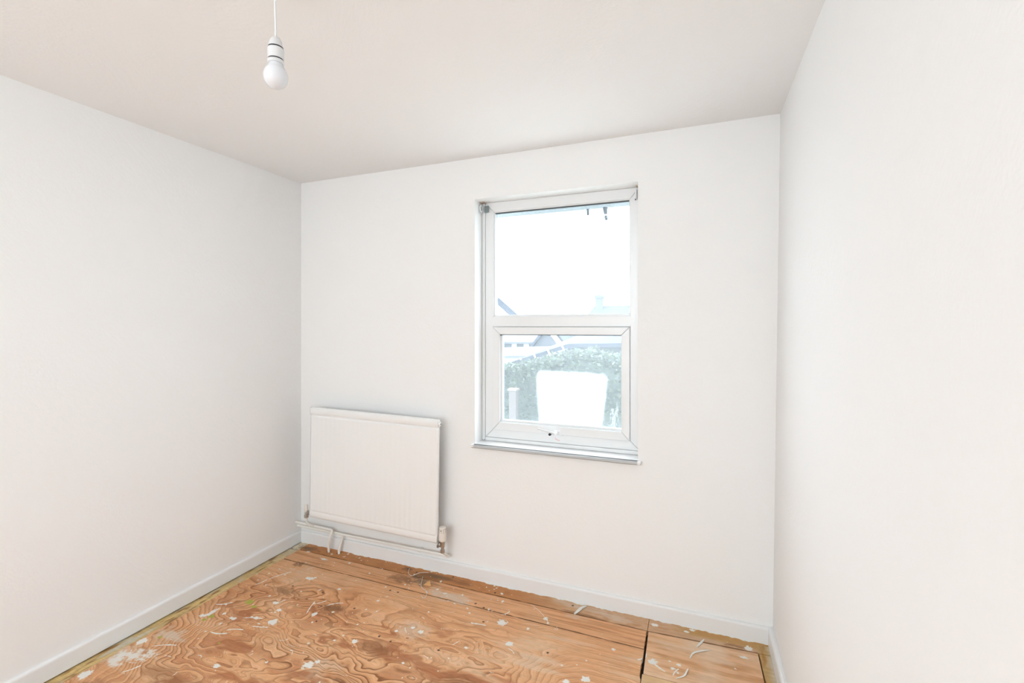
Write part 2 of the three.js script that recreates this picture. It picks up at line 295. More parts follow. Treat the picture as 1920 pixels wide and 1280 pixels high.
const ragged = (x, z0, z1, amp, n) => Array.from({ length: n + 1 }, (_, i) => [x + amp * (rnd() - 0.5), z0 + (z1 - z0) * i / n]);
board('floorboard', [[-2.415, 0.001], [-0.2115, 0.001], [-0.2115, 0.1088], [-2.355, 0.0935], [-2.41, 0.0935]], 0, [ring(-2.152, 0.049, 0.015), ring(-2.079, 0.043, 0.014)]);
board('floorboard', [[-0.2095, 0.001], [0.3, 0.001], [0.3, 0.083], [0.2535, 0.0865], [-0.2095, 0.1105]]);
board('floorboard', [[-2.345, 0.098], [-0.214, 0.1138], ...ragged(-0.2145, 0.115, 0.2425, 0.004, 8), [-2.345, 0.2207]]);
board('plywood_sheet', [[-2.345, 0.2245], ...ragged(-0.2135, 0.2465, 0.42, 0.004, 10), [-0.2075, 0.43], [-0.2075, 1.85], ...ragged(-2.346, 1.85, 0.23, 0.012, 40)], 0, [], 'large orange plywood sheet with wavy dark grain');
board('plywood_sheet', [[-2.345, 1.853], [-0.207, 1.853], [-0.207, ZB - 0.01], [-2.345, ZB - 0.01]]);
board('floorboard', [[-0.2055, 0.1145], [0.2495, 0.0895], [0.2575, 0.394], [-0.2005, 0.394]]);
board('floorboard', [[-0.2045, 0.3975], [0.2577, 0.3975], [0.2845, 1.4], [-0.2045, 1.4]]);
board('floorboard', [[-0.2045, 1.403], [0.2845, 1.403], [0.2845, ZB - 0.01], [-0.2045, ZB - 0.01]]);
board('edge_strip', [...ragged(-2.353, 0.1, 1.3, 0.009, 46), [-2.354, ZB - 0.01], [-2.43, ZB - 0.01], [-2.43, 0.098]], -0.007, [], 'ochre bare strip along the baseboard');
board('edge_strip', [[0.2545, 0.089], [0.3, 0.086], [0.3, ZB - 0.01], [0.289, ZB - 0.01], [0.289, 1.4]], -0.002, [], 'ochre bare strip along the baseboard');

// ---------------------------------------------------------------- front window
const Wn = room('window_1', [-0.7115, 0.758, -0.13], 'white plastic window with fixed upper pane and opening lower sash');
function mitred(name, x0, x1, y0, y1, [l, r, b, t], zBack, zFront, mat, parent, bev = 0.004) {
  const X0 = x0 + l, X1 = x1 - r, Y0 = y0 + b, Y1 = y1 - t, e = 0.0004, D = zFront - zBack;
  const make = pts => { const g = extrude(poly(pts), D, zBack, bev); return parent.userData.base ? obj(name, g, mat, parent) : sub(name, g, mat, parent); };
  make([[x0, y0 + e], [X0, Y0 + e], [X0, Y1 - e], [x0, y1 - e]]);
  make([[X1, Y0 + e], [x1, y0 + e], [x1, y1 - e], [X1, Y1 - e]]);
  make([[x0 + e, y0], [x1 - e, y0], [X1 - e, Y0], [X0 + e, Y0]]);
  make([[X0 + e, Y1], [X1 - e, Y1], [x1 - e, y1], [x0 + e, y1]]);
}
mitred('frame_member', -1.137, -0.266, 0.779, 2.132, [0.0505, 0.0515, 0.049, 0.055], -0.165, -0.1, upvc, Wn);
obj('transom', extrude(poly([[-1.0855, 1.4155], [-0.3185, 1.4155], [-0.291, 1.4447], [-0.3185, 1.474], [-1.0855, 1.474], [-1.112, 1.4447]]), 0.066, -0.166, 0.004).translate(0, 0, 0.0005), upvc, Wn);
// glazing beads of the upper light
mitred('glazing_bead', -1.092, -0.31, 1.472, 2.079, [0.012, 0.012, 0.012, 0.006], -0.135, -0.108, upvc, Wn, 0.003);
obj('gasket', box(-1.08, -0.322, 2.069, 2.0735, -0.128, -0.111), gasketMat, Wn).userData.label = 'dark rubber seal';
obj('pane', box(-1.09, -0.312, 1.474, 2.077, -0.1345, -0.1335).translate(0, 0, 0), paneMat, Wn);
obj('pane', box(-1.09, -0.312, 1.474, 2.077, -0.1545, -0.1535), paneMat, Wn);
obj('cover_trim', rbox(-1.1568, -1.1375, 0.76, 2.1315, -0.15, -0.093, 0.005, 3), upvc, Wn);
obj('cover_trim', rbox(-1.137, -0.2665, 0.7585, 0.7785, -0.15, -0.094, 0.004, 3), upvc, Wn);
// opening sash
const sash = new THREE.Group(); sash.name = 'sash'; Wn.add(sash);
mitred('sash_member', -1.086, -0.318, 0.8285, 1.4145, [0.044, 0.042, 0.044, 0.042], -0.15, -0.087, upvc, sash);
sub('glazing_bead', mergeGeometries([box(-1.042, -0.36, 0.8725, 0.884, -0.13, -0.104), box(-1.042, -1.032, 0.884, 1.37, -0.13, -0.104)]), upvc, sash);
sub('pane', box(-1.05, -0.352, 0.865, 1.38, -0.1325, -0.1315), paneMat, sash);
sub('pane', box(-1.05, -0.352, 0.865, 1.38, -0.1475, -0.1465), paneMat, sash);
sub('gasket', mergeGeometries([box(-1.0415, -0.3605, 1.369, 1.372, -0.128, -0.1), box(-1.04, -1.036, 1.366, 1.372, -0.12, -0.092)]), gasketMat, sash);
obj('weather_strip', mergeGeometries([box(-1.092, -0.312, 1.4, 1.424, -0.156, -0.1505), box(-1.092, -0.312, 0.82, 0.842, -0.156, -0.1505), box(-1.092, -1.07, 0.842, 1.4, -0.156, -0.1505), box(-0.334, -0.312, 0.842, 1.4, -0.156, -0.1505)]), gasketMat, Wn);
// window handle
sub('handle', mergeGeometries([
  rbox(-0.722, -0.684, 0.829, 0.853, -0.087, -0.077, 0.004, 3), cyl(0.0095, 0.009, [-0.706, 0.842, -0.08], [-0.708, 0.842, -0.05], 20),
  (() => { const g = new THREE.CylinderGeometry(0.0042, 0.0085, 0.1, 16, 6); g.scale(1, 1, 0.7); g.rotateZ(Math.PI / 2 - 0.2); return g.translate(-0.754, 0.852, -0.05); })(),
  new THREE.SphereGeometry(0.0098, 20, 12).translate(-0.707, 0.842, -0.05),
].map(g => { g = g.index ? g.toNonIndexed() : g; return g; })), whitePlastic, sash);
sub('key_button', mergeGeometries([cyl(0.0075, 0.007, [-0.731, 0.838, -0.06], [-0.732, 0.837, -0.042], 18)]), darkPlastic, sash).userData.label = 'black key button';
obj('hinge_keep', rbox(-0.69, -0.672, 0.822, 0.836, -0.1, -0.0905, 0.003), upvc, Wn);
{ // faint red smear on the lower frame member
  const m = [];
  for (const [x, y, l, w, a] of [[-0.715, 0.806, 0.014, 0.004, -0.9], [-0.708, 0.799, 0.024, 0.005, -0.25], [-0.697, 0.795, 0.014, 0.005, 0.1]]) {
    const s = new THREE.Shape(); for (let i = 0; i < 14; i++) { const t = i / 14 * 6.2832, q = 1 + 0.3 * n2(i * 1.3, x * 90); s[i ? 'lineTo' : 'moveTo'](Math.cos(t) * l / 2 * q, Math.sin(t) * w / 2 * q); }
    m.push(new THREE.ExtrudeGeometry(s, { depth: 0.0004, bevelEnabled: false }).rotateZ(a).translate(x, y, -0.1001));
  }
  obj('red_smear', mergeGeometries(m), std(lin(0.86, 0.62, 0.6), 0.5), Wn).userData.label = 'faint red smear';
}
{ // soft-edged white patch on the sash pane, with faint streaks at its top
  const w = 0.46, h = 0.33, x0 = -0.868, y0 = 0.866;
  const alpha = dataTexture(368, 264, (u, v) => {
    const x = x0 + u * w, y = y0 + v * h;
    const t = (y - 0.884) / (1.168 - 0.884), l = -0.822 - 0.014 * sstep(0, 0.8, t), r = -0.47 + 0.036 * Math.pow(Math.max(0, t), 0.75), top = 1.171 - 0.010 * sstep(-0.62, -0.4, x), R = 0.03;
    const cx = (l + r) / 2, cy = (0.8 + top) / 2, qx = Math.abs(x - cx) - (r - l) / 2 + R, qy = Math.abs(y - cy) - (top - 0.8) / 2 + R;
    const d = Math.hypot(Math.max(qx, 0), Math.max(qy, 0)) + Math.min(Math.max(qx, qy), 0) - R;
    let a = 1 - sstep(-0.018, 0.008, d + 0.003 * n2(x * 40, y * 40));
    for (const [dx, len] of [[-0.647, 0.04], [-0.59, 0.05]]) a *= 1 - 0.5 * (1 - sstep(0.003, 0.009, Math.abs(x - dx - (1.17 - y) * -0.1))) * sstep(top - len, top - 0.006, y);
    let g = 235 * a;
    // water droplets along the foot of the pane and runs at the right
    const drop = n2(x * 520, y * 520, 3.3) > 0.32 ? 1 : 0;
    if (d > 0) g = Math.max(g, drop * 150 * sstep(0.93, 0.885, y + 0.02 * n2(x * 20, 2)));
    return [g, g, g];
  });
  alpha.wrapS = alpha.wrapT = THREE.ClampToEdgeWrapping;
  const film = new THREE.MeshPhysicalMaterial({ color: lin(0.97, 1.0, 0.99), roughness: 1, transmission: 0.85, thickness: 0, alphaMap: alpha, transparent: true });
  sub('white_patch', new THREE.PlaneGeometry(w, h).translate(x0 + w / 2, y0 + h / 2, -0.1285), film, sash).userData.label = 'soft-edged white patch on the lower pane';
  const run = dataTexture(64, 256, (u, v) => { const g = (n2(u * 7, v * 3, 1.2) > 0.05 - 0.3 * (1 - Math.abs(2 * u - 1)) ? 1 : 0) * (n2(u * 16, v * 22, 4.2) > -0.1 ? 90 : 15) * (v < 0.75 + 0.4 * n2(u * 5, 0.3) ? 1 : 0); return [g, g, g]; });
  run.wrapS = run.wrapT = THREE.ClampToEdgeWrapping;
  sub('water_run', new THREE.PlaneGeometry(0.044, 0.14).translate(-0.402, 0.948, -0.1283), new THREE.MeshPhysicalMaterial({ color: lin(0.97, 0.99, 1), roughness: 1, transmission: 0.85, thickness: 0, alphaMap: run, transparent: true }), sash).userData.label = 'white water run on the lower pane';
}
{ // window board
  const s = new THREE.Shape(); s.moveTo(-0.2, 0.7385); s.lineTo(-0.002, 0.7385); s.lineTo(0.012, 0.7385); s.quadraticCurveTo(0.022, 0.739, 0.022, 0.748); s.quadraticCurveTo(0.022, 0.7575, 0.012, 0.758); s.lineTo(-0.2, 0.758); s.closePath();
  const body = new THREE.ExtrudeGeometry(s, { depth: 0.8905, bevelEnabled: false, curveSegments: 8 }).rotateY(-Math.PI / 2).translate(-0.2665, 0, 0);
  const nose = new THREE.Shape(); nose.moveTo(0.0005, 0.7385); nose.lineTo(0.012, 0.7385); nose.quadraticCurveTo(0.022, 0.739, 0.022, 0.748); nose.quadraticCurveTo(0.022, 0.7575, 0.012, 0.758); nose.lineTo(0.0005, 0.758); nose.closePath();
  const ears = new THREE.ExtrudeGeometry(nose, { depth: 0.921, bevelEnabled: false, curveSegments: 8 }).rotateY(-Math.PI / 2).translate(-0.251, 0, 0);
  structure(obj('trim_1', mergeGeometries([body, ears]), glossPaint), 'white painted window board under the window');
}
// blind brackets left in the top corners of the reveal
{
  const L = thing('blind_bracket', [-1.145, 2.06, -0.07], 'white cup blind bracket with grey metal plate in a top window corner', 'bracket');
  obj('side_plate', rbox(-1.1568, -1.1535, 2.066, 2.118, -0.086, -0.045, 0.0015), whitePlastic, L);
  obj('cup', new THREE.TorusGeometry(0.017, 0.0045, 10, 28).rotateY(Math.PI / 2).translate(-1.147, 2.093, -0.064), whitePlastic, L);
  obj('metal_plate', rbox(-1.14, -1.112, 2.075, 2.113, -0.0925, -0.089, 0.001), greyMetal, L).userData.label = 'grey metal plate';
  obj('packing', extrude(poly([[-1.1565, 2.126], [-1.125, 2.1275], [-1.13, 2.1312], [-1.1565, 2.1315]]), 0.03, -0.09), std(lin(0.55, 0.42, 0.33), 0.9), L).userData.label = 'brown raw patch';
  const R = thing('blind_bracket', [-0.28, 2.06, -0.07], 'slim white blind bracket without plate in the other top window corner', 'bracket');
  obj('side_plate', rbox(-0.287, -0.28, 2.068, 2.112, -0.0995, -0.06, 0.0015), whitePlastic, R);
  obj('screw', cyl(0.0035, 0.0035, [-0.2885, 2.066, -0.095], [-0.2885, 2.072, -0.095], 12), gasketMat, R).userData.label = 'dark screw';
  obj('packing', extrude(poly([[-0.279, 2.126], [-0.2665, 2.124], [-0.2665, 2.1318], [-0.285, 2.1318]]), 0.03, -0.09), std(lin(0.6, 0.5, 0.4), 0.9), R).userData.label = 'brown raw patch';
}

// ---------------------------------------------------------------- rear window, invented behind the camera to supply even light
{
  const R = room('added_window_2', [-1.05, 0.95, ZB + 0.1], 'wide white window added unseen in the rear wall for its light');
  mitred('frame_member', -2.2, 0.1, 0.95, 2.2, [0.06, 0.06, 0.06, 0.06], ZB + 0.08, ZB + 0.14, upvc, R);
  for (const x of [-1.43, -0.67]) obj('mullion', rbox(x - 0.03, x + 0.03, 1.01, 2.14, ZB + 0.082, ZB + 0.138, 0.004), upvc, R);
  for (const [a, b] of [[-2.14, -1.46], [-1.4, -0.7], [-0.64, 0.04]]) obj('pane', box(a, b, 1.01, 2.14, ZB + 0.109, ZB + 0.11), cleanPane, R);
}

// ---------------------------------------------------------------- radiator
{
  const X0 = -2.264, X1 = -1.342, Y0 = 0.213, Y1 = 0.906, ZF = 0.103, TH2 = 0.013;
  const Rd = thing('radiator', [(X0 + X1) / 2, Y0, 0.09], 'white single panel radiator with faint vertical ribs under the window wall corner', 'radiator');
  const NX = 27 * 10, NY = 90, w = X1 - X0, h = Y1 - Y0, pos = [], idx = [];
  const face = (u, v, side) => {
    const x = X0 + u * w, y = Y0 + v * h, fromTop = (1 - v) * h, fromBot = v * h;
    const headT = Math.sqrt(Math.max(0, 1 - Math.pow((fromTop - 0.024) / 0.024, 2))), headB = Math.sqrt(Math.max(0, 1 - Math.pow((fromBot - 0.026) / 0.026, 2)));
    const inBody = sstep(0.046, 0.058, fromTop) * sstep(0.026, 0.05, fromBot);
    const rib = 0.5 + 0.5 * Math.cos(u * 27 * 2 * Math.PI), edge = sstep(0, 0.012, u * w) * sstep(0, 0.012, (1 - u) * w);
    let t = 0.003 + (TH2 - 0.003) * Math.max(headT * sstep(0.052, 0.044, fromTop), headB * 0.78 * sstep(0.054, 0.046, fromBot));
    t = Math.max(t, inBody * (0.0112 + 0.0008 * rib) * (0.45 + 0.55 * edge), 0.0035);
    return [x, y, ZF - TH2 + side * t];
  };
  for (const side of [1, -1]) for (let j = 0; j <= NY; j++) for (let i = 0; i <= NX; i++) {
    const q = j / NY, v = q < 0.2 ? q / 0.2 * 0.11 : q > 0.8 ? 0.89 + (q - 0.8) / 0.2 * 0.11 : 0.11 + (q - 0.2) / 0.6 * 0.78;
    pos.push(...face(i / NX, v, side));
  }
  const S = (NX + 1) * (NY + 1), at = (s, j, i) => s * S + j * (NX + 1) + i;
  for (let j = 0; j < NY; j++) for (let i = 0; i < NX; i++) {
    idx.push(at(0, j, i), at(0, j, i + 1), at(0, j + 1, i + 1), at(0, j, i), at(0, j + 1, i + 1), at(0, j + 1, i));
    idx.push(at(1, j, i), at(1, j + 1, i + 1), at(1, j, i + 1), at(1, j, i), at(1, j + 1, i), at(1, j + 1, i + 1));
  }
  for (let i = 0; i < NX; i++) { idx.push(at(0, 0, i), at(1, 0, i + 1), at(0, 0, i + 1), at(0, 0, i), at(1, 0, i), at(1, 0, i + 1)); idx.push(at(0, NY, i), at(0, NY, i + 1), at(1, NY, i + 1), at(0, NY, i), at(1, NY, i + 1), at(1, NY, i)); }
  for (let j = 0; j < NY; j++) { idx.push(at(0, j, 0), at(0, j + 1, 0), at(1, j + 1, 0), at(0, j, 0), at(1, j + 1, 0), at(1, j, 0)); idx.push(at(0, j, NX), at(1, j + 1, NX), at(0, j + 1, NX), at(0, j, NX), at(1, j, NX), at(1, j + 1, NX)); }
  const g = new THREE.BufferGeometry(); g.setAttribute('position', new THREE.Float32BufferAttribute(pos, 3)); g.setIndex(idx); g.computeVertexNormals();
  obj('panel', g, radPaint, Rd);
  obj('bleed_plug', mergeGeometries([cyl(0.013, 0.013, [X1 - 0.002, 0.88, 0.09], [X1 + 0.006, 0.88, 0.09], 6).toNonIndexed(), cyl(0.008, 0.008, [X1 + 0.004, 0.88, 0.09], [X1 + 0.009, 0.88, 0.09], 20).toNonIndexed()]), radPaint, Rd);
  obj('vent_screw', cyl(0.0035, 0.0035, [X1 + 0.0085, 0.88, 0.09], [X1 + 0.0105, 0.88, 0.09], 8), gasketMat, Rd).userData.label = 'small dark vent screw';
  for (const x of [X0 + 0.13, X1 - 0.13]) obj('wall_bracket', mergeGeometries([box(x - 0.02, x + 0.02, 0.3, 0.82, 0.001, 0.005), box(x - 0.012, x + 0.012, 0.3, 0.36, 0.005, 0.088), box(x - 0.012, x + 0.012, 0.74, 0.8, 0.005, 0.088)]), radPaint, Rd);
  Rd.rotation.z = -0.0135;
}
{ // thermostatic valve at the right foot of the radiator
  const T = thing('radiator_valve', [-1.313, 0.14, 0.087], 'white thermostatic valve head on chrome body at the radiator end under the window', 'valve');
  const c = [-1.313, 0.087];
  obj('valve_head', lathe([[0, 0.222], [0.015, 0.222], [0.0195, 0.226], [0.0205, 0.232], [0.0212, 0.285], [0.0195, 0.298], [0.0165, 0.302], [0, 0.3025]], 28).translate(c[0], 0, c[1]), trvPlastic, T);
  const slots = []; for (let i = 0; i < 12; i++) { const a = i / 12 * 6.2832 + 0.2; slots.push(box(-0.0011, 0.0011, 0.272, 0.297, 0.0195, 0.0216).rotateY(a).translate(c[0], 0, c[1])); }
  obj('grip_slot', mergeGeometries(slots), std(lin(0.45, 0.4, 0.35), 0.6), T);
  obj('index_mark', box(c[0] - 0.0025, c[0] + 0.0025, 0.284, 0.289, c[1] + 0.0195, c[1] + 0.0217), gasketMat, T);
  obj('valve_body', mergeGeometries([cyl(0.012, 0.014, [c[0], 0.19, c[1]], [c[0], 0.223, c[1]], 20), cyl(0.009, 0.009, [c[0], 0.165, c[1]], [c[0], 0.2, c[1]], 20), cyl(0.009, 0.009, [c[0], 0.199, c[1]], [-1.3405, 0.201, c[1]], 18)]), chrome, T);
  obj('union_nut', mergeGeometries([cyl(0.0135, 0.0135, [-1.334, 0.2005, c[1]], [-1.325, 0.2, c[1]], 6), cyl(0.02, 0.02, [-1.3405, 0.2015, c[1]], [-1.336, 0.201, c[1]], 24), cyl(0.0125, 0.0125, [c[0], 0.158, c[1]], [c[0], 0.175, c[1]], 6)]), chrome, T);
}
{ // lockshield valve at the corner end
  const T = thing('radiator_valve', [-2.3, 0.17, 0.087], 'cream capped lockshield valve with chrome nut at the radiator end in the room corner', 'valve');
  obj('cap', lathe([[0, 0.243], [0.011, 0.243], [0.0115, 0.258], [0.0095, 0.285], [0, 0.288]], 20).translate(-2.3, 0, 0.087), trvPlastic, T);
  obj('valve_body', mergeGeometries([cyl(0.01, 0.01, [-2.3, 0.214, 0.087], [-2.3, 0.244, 0.087], 18), cyl(0.009, 0.009, [-2.3, 0.24, 0.087], [-2.262, 0.24, 0.087], 18)]), chrome, T);
  obj('union_nut', mergeGeometries([cyl(0.0135, 0.0135, [-2.3, 0.206, 0.087], [-2.3, 0.224, 0.087], 6), cyl(0.014, 0.014, [-2.286, 0.24, 0.087], [-2.272, 0.24, 0.087], 6)]), chrome, T);
}
{
  const A = thing('heating_pipe', [-2.28, 0, 0.05], 'cream painted upper pipe from the corner turning down through the floor', 'pipe');
  obj('run', pipe([[-2.431, 0.141, 0.044], [-2.128, 0.137, 0.044], [-2.134, 0.105, 0.058], [-2.15, 0.05, 0.056], [-2.152, -0.02, 0.049]], 0.0078, 0.016), pipePaint, A);
  obj('riser', pipe([[-2.3, 0.208, 0.087], [-2.3, 0.168, 0.085], [-2.276, 0.139, 0.046]], 0.0076, 0.02), pipePaint, A);
  const B = thing('heating_pipe', [-1.85, 0, 0.04], 'cream painted lower pipe running along the baseboard under the radiator', 'pipe');
  obj('run', pipe([[-2.431, 0.114, 0.03], [-1.313, 0.118, 0.034], [-1.313, 0.15, 0.075], [-1.313, 0.162, 0.086]], 0.0078, 0.012), pipePaint, B);
  obj('drop', pipe([[-2.062, 0.113, 0.03], [-2.062, 0.085, 0.034], [-2.076, 0.03, 0.046], [-2.079, -0.02, 0.043]], 0.0076, 0.02), pipePaint, B);
  obj('elbow', cyl(0.0105, 0.0105, [-1.334, 0.118, 0.034], [-1.303, 0.118, 0.035], 18), pipePaint, B);
  for (const x of [-2.19, -1.5]) obj('pipe_clip', mergeGeometries([cyl(0.0105, 0.0105, [x - 0.008, 0.1155, 0.031], [x + 0.008, 0.1155, 0.031], 18), box(x - 0.007, x + 0.007, 0.108, 0.122, 0.0005, 0.03)]), pipePaint, B);
}

// ---------------------------------------------------------------- pendant lamp (switched off)
{
  const P = thing('pendant_light', [-1.045, 2.045, 1.438], 'bare frosted bulb hanging in a white lampholder from the ceiling', 'pendant light');
  const at = g => g.translate(-1.045, 0, 1.438);
  obj('ceiling_rose', at(lathe([[0, 2.335], [0.022, 2.336], [0.042, 2.345], [0.044, 2.3628], [0, 2.3628]], 36)), whitePlastic, P);
  obj('cord', new THREE.TubeGeometry(new THREE.CatmullRomCurve3([V(-1.047, 2.34, 1.438), V(-1.0475, 2.28, 1.438), V(-1.0455, 2.22, 1.438), V(-1.045, 2.18, 1.438)]), 24, 0.0028, 10), std(lin(0.86, 0.86, 0.87), 0.5), P);
  const h = obj('lampholder', at(lathe([[0, 2.19], [0.006, 2.19], [0.011, 2.187], [0.0155, 2.178], [0.0185, 2.1655], [0.0195, 2.1635], [0.017, 2.1632], [0, 2.1632]], 36)), whitePlastic, P);
  sub('sleeve', at(lathe([[0.016, 2.1598], [0.0198, 2.1598], [0.0203, 2.157], [0.0202, 2.132], [0.016, 2.1318], [0, 2.1318]], 36)), whitePlastic, h);
  for (const y of [2.1595, 2.1275]) sub('groove', at(lathe([[0, y + 0.0045], [0.0188, y + 0.0045], [0.0188, y - 0.0005], [0, y - 0.0005]], 36)), darkPlastic, h).userData.label = 'dark gap between the rings';
  sub('shade_ring', at(lathe([[0.0165, 2.128], [0.0202, 2.1282], [0.0204, 2.121], [0.0175, 2.1195], [0, 2.1195]], 36)), whitePlastic, h);
  const bulb = []; bulb.push([0.0165, 2.1195], [0.0185, 2.116], [0.0215, 2.1105]); for (let i = 5; i <= 20; i++) { const a = i / 20 * Math.PI; bulb.push([0.0305 * Math.sin(a), 2.085 + 0.0305 * Math.cos(a) * (a < 1.57 ? 1.15 : 1)]); }
  bulb[bulb.length - 1][0] = 0;
  obj('bulb', at(lathe(bulb.reverse(), 40)), std(lin(0.8, 0.815, 0.85), 0.16), P).userData.label = 'frosted white bulb';
}

// ---------------------------------------------------------------- litter on the floor
{
  const chip = new THREE.ExtrudeGeometry(poly([[-0.02, -0.014], [0.021, -0.008], [-0.002, 0.021], [-0.012, 0.012]]), { depth: 0.004, bevelEnabled: true, bevelThickness: 0.0007, bevelSize: 0.0007, bevelSegments: 1 }).rotateX(-Math.PI / 2).rotateX(0.16).translate(-1.365, 0.0052, 0.153);
  const c = obj('wood_chip', chip, std(lin(0.78, 0.43, 0.18), 0.8)); c.userData = { label: 'small triangular orange wood chip lying near the wall board joint', category: 'wood chip' };
  const thread = (pts, r, name, label, category, mat, group) => { const o = obj(name, new THREE.TubeGeometry(new THREE.CatmullRomCurve3(pts.map(p => V(...p))), 40, r, 6), mat); o.userData = { label, category }; if (group) o.userData.group = group; };
  const pale = std(lin(0.85, 0.83, 0.78), 0.7);
  thread([[-1.562, 0.0015, 0.043], [-1.535, 0.002, 0.09], [-1.5, 0.004, 0.108], [-1.475, 0.006, 0.07], [-1.433, 0.002, 0.04]], 0.0011, 'thread', 'pale thread curled over the dark stain near the baseboard', 'thread', pale);
  thread([[-1.44, 0.0015, 0.09], [-1.42, 0.004, 0.13], [-1.385, 0.005, 0.19], [-1.335, 0.002, 0.215], [-1.319, 0.0015, 0.27], [-1.345, 0.002, 0.255]], 0.0011, 'thread', 'pale thread curling past the orange wood chip', 'thread', pale);
  const curl = (pts, w, label) => {                       // a ribbon of dried paint, thin and slightly lifted
    const cv = new THREE.CatmullRomCurve3(pts.map(p => V(...p))), n = 20, g = new THREE.TubeGeometry(cv, n, w, 6);
    const p = g.attributes.position; for (let i = 0; i < p.count; i++) { const ringI = Math.floor(i / 7), ctr = cv.getPointAt(Math.min(1, ringI / n)), t = ringI / n, k = 0.25 + 1.1 * Math.sin(Math.PI * Math.min(1, t * 0.75 + 0.1)); p.setXYZ(i, ctr.x + (p.getX(i) - ctr.x) * k, ctr.y + (p.getY(i) - ctr.y) * 0.25, ctr.z + (p.getZ(i) - ctr.z) * k); }
    g.computeVertexNormals(); const o = obj('paint_peeling', g, std(lin(0.85, 0.83, 0.77), 0.6)); o.userData = { label, category: 'paint peeling' };
  };
  curl([[-0.516, 0.002, 0.026], [-0.535, 0.005, 0.055], [-0.541, 0.006, 0.075], [-0.557, 0.002, 0.112]], 0.007, 'broad curl of dried cream paint lying across the first board joint');
  curl([[0.035, 0.002, 0.08], [0.022, 0.004, 0.11], [0.004, 0.002, 0.145]], 0.004, 'short straight paint peeling on the pale board near the room corner');
  curl([[-0.025, 0.002, 0.235], [-0.012, 0.003, 0.198], [0.015, 0.005, 0.175], [0.056, 0.002, 0.147]], 0.0035, 'thin bent paint peeling in the middle of the pale board');
  curl([[-0.075, 0.0015, 0.375], [-0.045, 0.003, 0.35], [-0.035, 0.004, 0.32], [-0.03, 0.002, 0.3]], 0.003, 'hooked paint peeling beside the pale board cross joint');
}

// ---------------------------------------------------------------- outdoors
const slate = std(lin(0.068, 0.073, 0.1), 0.8), slatePale = std(lin(0.2, 0.21, 0.235), 0.8), render_ = std(lin(0.78, 0.78, 0.78), 0.9), brick = std(lin(0.13, 0.135, 0.155), 0.9), barge = std(lin(0.8, 0.8, 0.8), 0.6), pot = std(lin(0.3, 0.27, 0.27), 0.9);
structure(obj('ground', box(-60, 40, -3.2, -2.8, -90, -0.3), std(lin(0.08, 0.1, 0.07), 1)), 'garden ground below the window');
const prism = (pts, z0, z1) => extrude(poly(pts), z1 - z0, z0);
function slab(a, b, c, d, t) {                           // a roof slope of thickness t from four corners
  const n = V(...b).sub(V(...a)).cross(V(...d).sub(V(...a))).normalize().multiplyScalar(-t), q = [a, b, c, d].map(p => V(...p)), lo = q.map(p => p.clone().add(n));
  const pos = [], tri = (...p) => p.forEach(v => pos.push(v.x, v.y, v.z)), quad = (e, f, g, h) => { tri(e, f, g); tri(e, g, h); };
  quad(...q); quad(lo[3], lo[2], lo[1], lo[0]);
  for (let i = 0; i < 4; i++) { const k = (i + 1) % 4; quad(q[k], q[i], lo[i], lo[k]); }
  const g = new THREE.BufferGeometry(); g.setAttribute('position', new THREE.Float32BufferAttribute(pos, 3)); g.computeVertexNormals(); return g;
}
{ // gutter over the window
  const G = thing('gutter', [-0.7, 2.12, -0.45], 'pale grey gutter hanging across the top of the window outside', 'gutter');
  const s = new THREE.Shape(); s.absarc(0, 0, 0.055, Math.PI, 2 * Math.PI, false); s.lineTo(0.05, 0); s.absarc(0, 0, 0.05, 2 * Math.PI, Math.PI, true); s.closePath();
  obj('channel', new THREE.ExtrudeGeometry(s, { depth: 3.6, bevelEnabled: false, curveSegments: 14 }).rotateY(-Math.PI / 2).translate(0.9, 2.178, -0.42), std(lin(0.78, 0.8, 0.84), 0.6), G);
  obj('soffit', box(-2.7, 0.9, 2.4, 2.42, -0.36, -0.26), std(lin(0.78, 0.8, 0.84), 0.6), G);
  obj('fascia', box(-2.7, 0.9, 2.17, 2.42, -0.36, -0.34), std(lin(0.78, 0.8, 0.84), 0.6), G);
  obj('hanging_scrap', cyl(0.007, 0.009, [-0.606, 2.087, -0.42], [-0.606, 2.13, -0.42], 10), slatePale, G);
  obj('hanging_scrap', mergeGeometries([cyl(0.009, 0.016, [-0.5, 2.085, -0.42], [-0.503, 2.13, -0.42], 10), cyl(0.008, 0.009, [-0.496, 2.05, -0.42], [-0.498, 2.075, -0.42], 10)]), slatePale, G);
}
{ // white gabled house on the left
  const back = g => { const p = g.attributes.position; for (let i = 0; i < p.count; i++) p.setX(i, p.getX(i) + (p.getZ(i) + 22) * 0.62); g.computeVertexNormals(); return g; };   // the house stands askew to the window wall
  const A = thing('house', [-12.5, -2.8, -26], 'white gabled house with a dark verge rising highest beyond the window', 'house');
  obj('wall', back(prism([[-16.3, -2.8], [-7.6, -2.8], [-7.6, 0.35], [-11.9, 3.95], [-16.3, 0.35]], -30, -22.05)), render_, A);
  obj('roof', back(mergeGeometries([slab([-11.9, 4.25, -21.8], [-7.5, 0.55, -21.8], [-7.5, 0.55, -30], [-11.9, 4.25, -30], 0.3), slab([-11.9, 4.25, -30], [-16.5, 0.5, -30], [-16.5, 0.5, -21.8], [-11.9, 4.25, -21.8], 0.3)])), slate, A);
}
